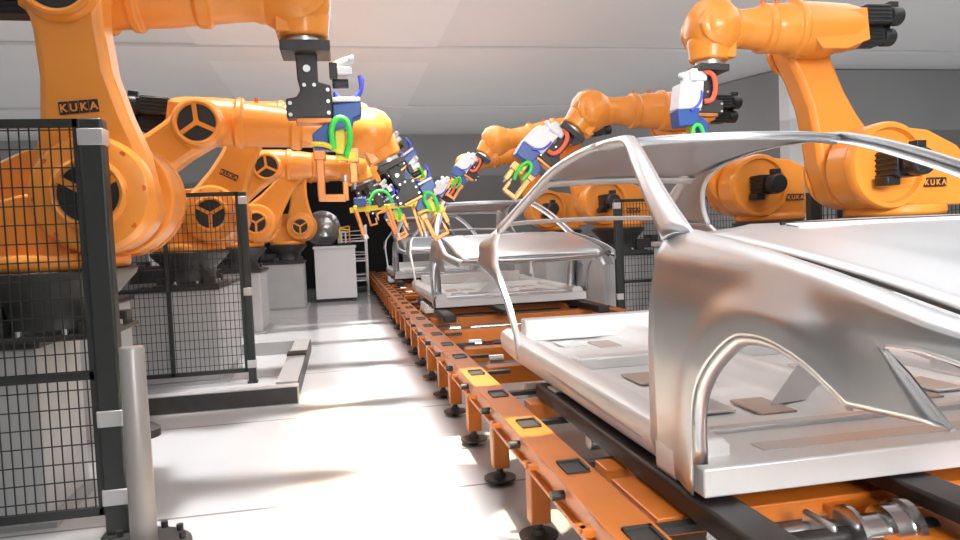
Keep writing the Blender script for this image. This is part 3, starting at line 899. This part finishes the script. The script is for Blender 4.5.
MB().box((0, 0, .03), (.36, .5, .06)).build('base_plate', 'dark', root, bevel=.01)
for (x, y, h, m, ln) in ((-.12, -.18, .36, 'yellow', .22), (.02, -.1, .28, 'white', -.16), (.12, .1, .42, 'copper', -.24), (-.08, .16, .3, 'white', .2)):
    MB().bar((x, y, .06), (x, y, .06+h), .04, .04).bar((x, y, .06+h), (x+ln, y, .02+h), .035, .035).build('clamp_arm', m, root, bevel=.004)
root = empty('panel_rack', (.34, 20.4, 0), 0, 'rack of pale pressed panels just right of the white cabinet at the aisle end', 'rack')
for x in (-.38, .38):
    for y in (-.5, .5): MB().box((x, y, .95), (.05, .05, 1.9)).build('post', 'zinc', root, bevel=.004)
for z in (.35, .9, 1.45): MB().box((0, 0, z), (.8, 1.06, .04)).build('shelf', 'zinc', root, bevel=.004)
for i, (z, a) in enumerate(((.42, 4), (.5, -5), (.97, 6), (1.06, -4), (1.15, 8), (1.52, -6), (1.62, 5), (1.73, -8))):
    q = Matrix.Translation((0, 0, z)) @ Matrix.Rotation(R(a*.35), 4, 'Y')
    MB().box((0, 0, 0), (.66, .9, .02), q).box((-.33, 0, .03), (.02, .9, .06), q).build('pressed_panel', 'white' if i % 2 else 'zinc', root, bevel=.004)
for (x, y, w, d, h, lb) in ((4.0, 14.9, .8, .8, 1.35, 'grey cabinet beyond the second car body, right of its centre strut'),
                            (4.6, 20.3, .9, .6, 1.4, 'grey cabinet far back right of the dark opening'),
                            (4.35, 8.6, .5, .4, 1.3, 'grey cabinet just in front of the right fence post')):
    cabinet('control_cabinet', x, y, w, d, h, 'block', lb, 'cabinet')

# ------------------------------------------------------------------ light
w = bpy.data.worlds.new('world'); SC.world = w; w.use_nodes = True
bg = w.node_tree.nodes['Background']; bg.inputs['Color'].default_value = (.95, .97, 1.0, 1); bg.inputs['Strength'].default_value = .16
def area(name, loc, sx, sy, power, rot=(0,0,0), col=(1,1,1), spread=180):
    l = bpy.data.lights.new(name, 'AREA'); l.shape = 'RECTANGLE'; l.size = sx; l.size_y = sy; l.energy = power; l.color = col
    l.spread = R(spread)
    o = bpy.data.objects.new(name, l); COL.objects.link(o); o.location = loc; o.rotation_euler = rot
    return o
area('ceiling_lamp', (1.6, 2.5, CZ-.12), 2.5, 7.0, 70)
area('ceiling_lamp', (1.6, 12.5, CZ-.12), 2.5, 9.0, 220)
area('ceiling_lamp', (-4.5, 6.0, CZ-.12), 2.0, 9.0, 75)
area('ceiling_lamp', (5.5, 6.0, CZ-.12), 2.0, 9.0, 90)
area('overhead_lamp', (-.6, 7.0, CZ-.15), 2.2, 12.0, 130, spread=8)
area('overhead_lamp', (0.36, 7.0, CZ-.15), .4, 12.0, 90, spread=10)
area('warm_floor_fill', (-.10, 4.8, CZ-.15), .35, 4.6, 80, spread=8, col=(1, .76, .40))  # added fill, gives the aisle floor the warm glow of reflected orange
area('ceiling_fill', (1, 9.5, CZ-1.3), 28, 30, 700, rot=(PI, 0, 0))  # unseen fill added to brighten the ceiling, no fixture hangs here
area('front_fill', (2.8, -3.2, 3.4), 4.0, 2.0, 290, rot=(R(58), 0, R(-12)), spread=85)  # fill added behind the camera to brighten the near car's front faces
def spot(name, loc, target, power, ang, blend=.02, r=.02, col=(1,.95,.85)):
    l = bpy.data.lights.new(name, 'SPOT'); l.energy = power; l.spot_size = R(ang); l.spot_blend = blend; l.shadow_soft_size = r; l.color = col
    o = bpy.data.objects.new(name, l); COL.objects.link(o); o.location = loc
    d = Vector(target)-Vector(loc); o.rotation_euler = d.to_track_quat('-Z', 'Y').to_euler()
    return o
spot('spot_lamp', (.95, 5.0, CZ-.2), (.90, 4.85, .5), 2600, 9.5, col=(1, .9, .6))
spot('spot_lamp', (.95, 3.6, CZ-.2), (.90, 3.5, .5), 2000, 5.5, col=(1, .9, .6))

vs = SC.view_settings
vs.view_transform = 'Standard'; vs.look = 'None'; vs.gamma = 1; vs.use_curve_mapping = False
vs.exposure = 0.0
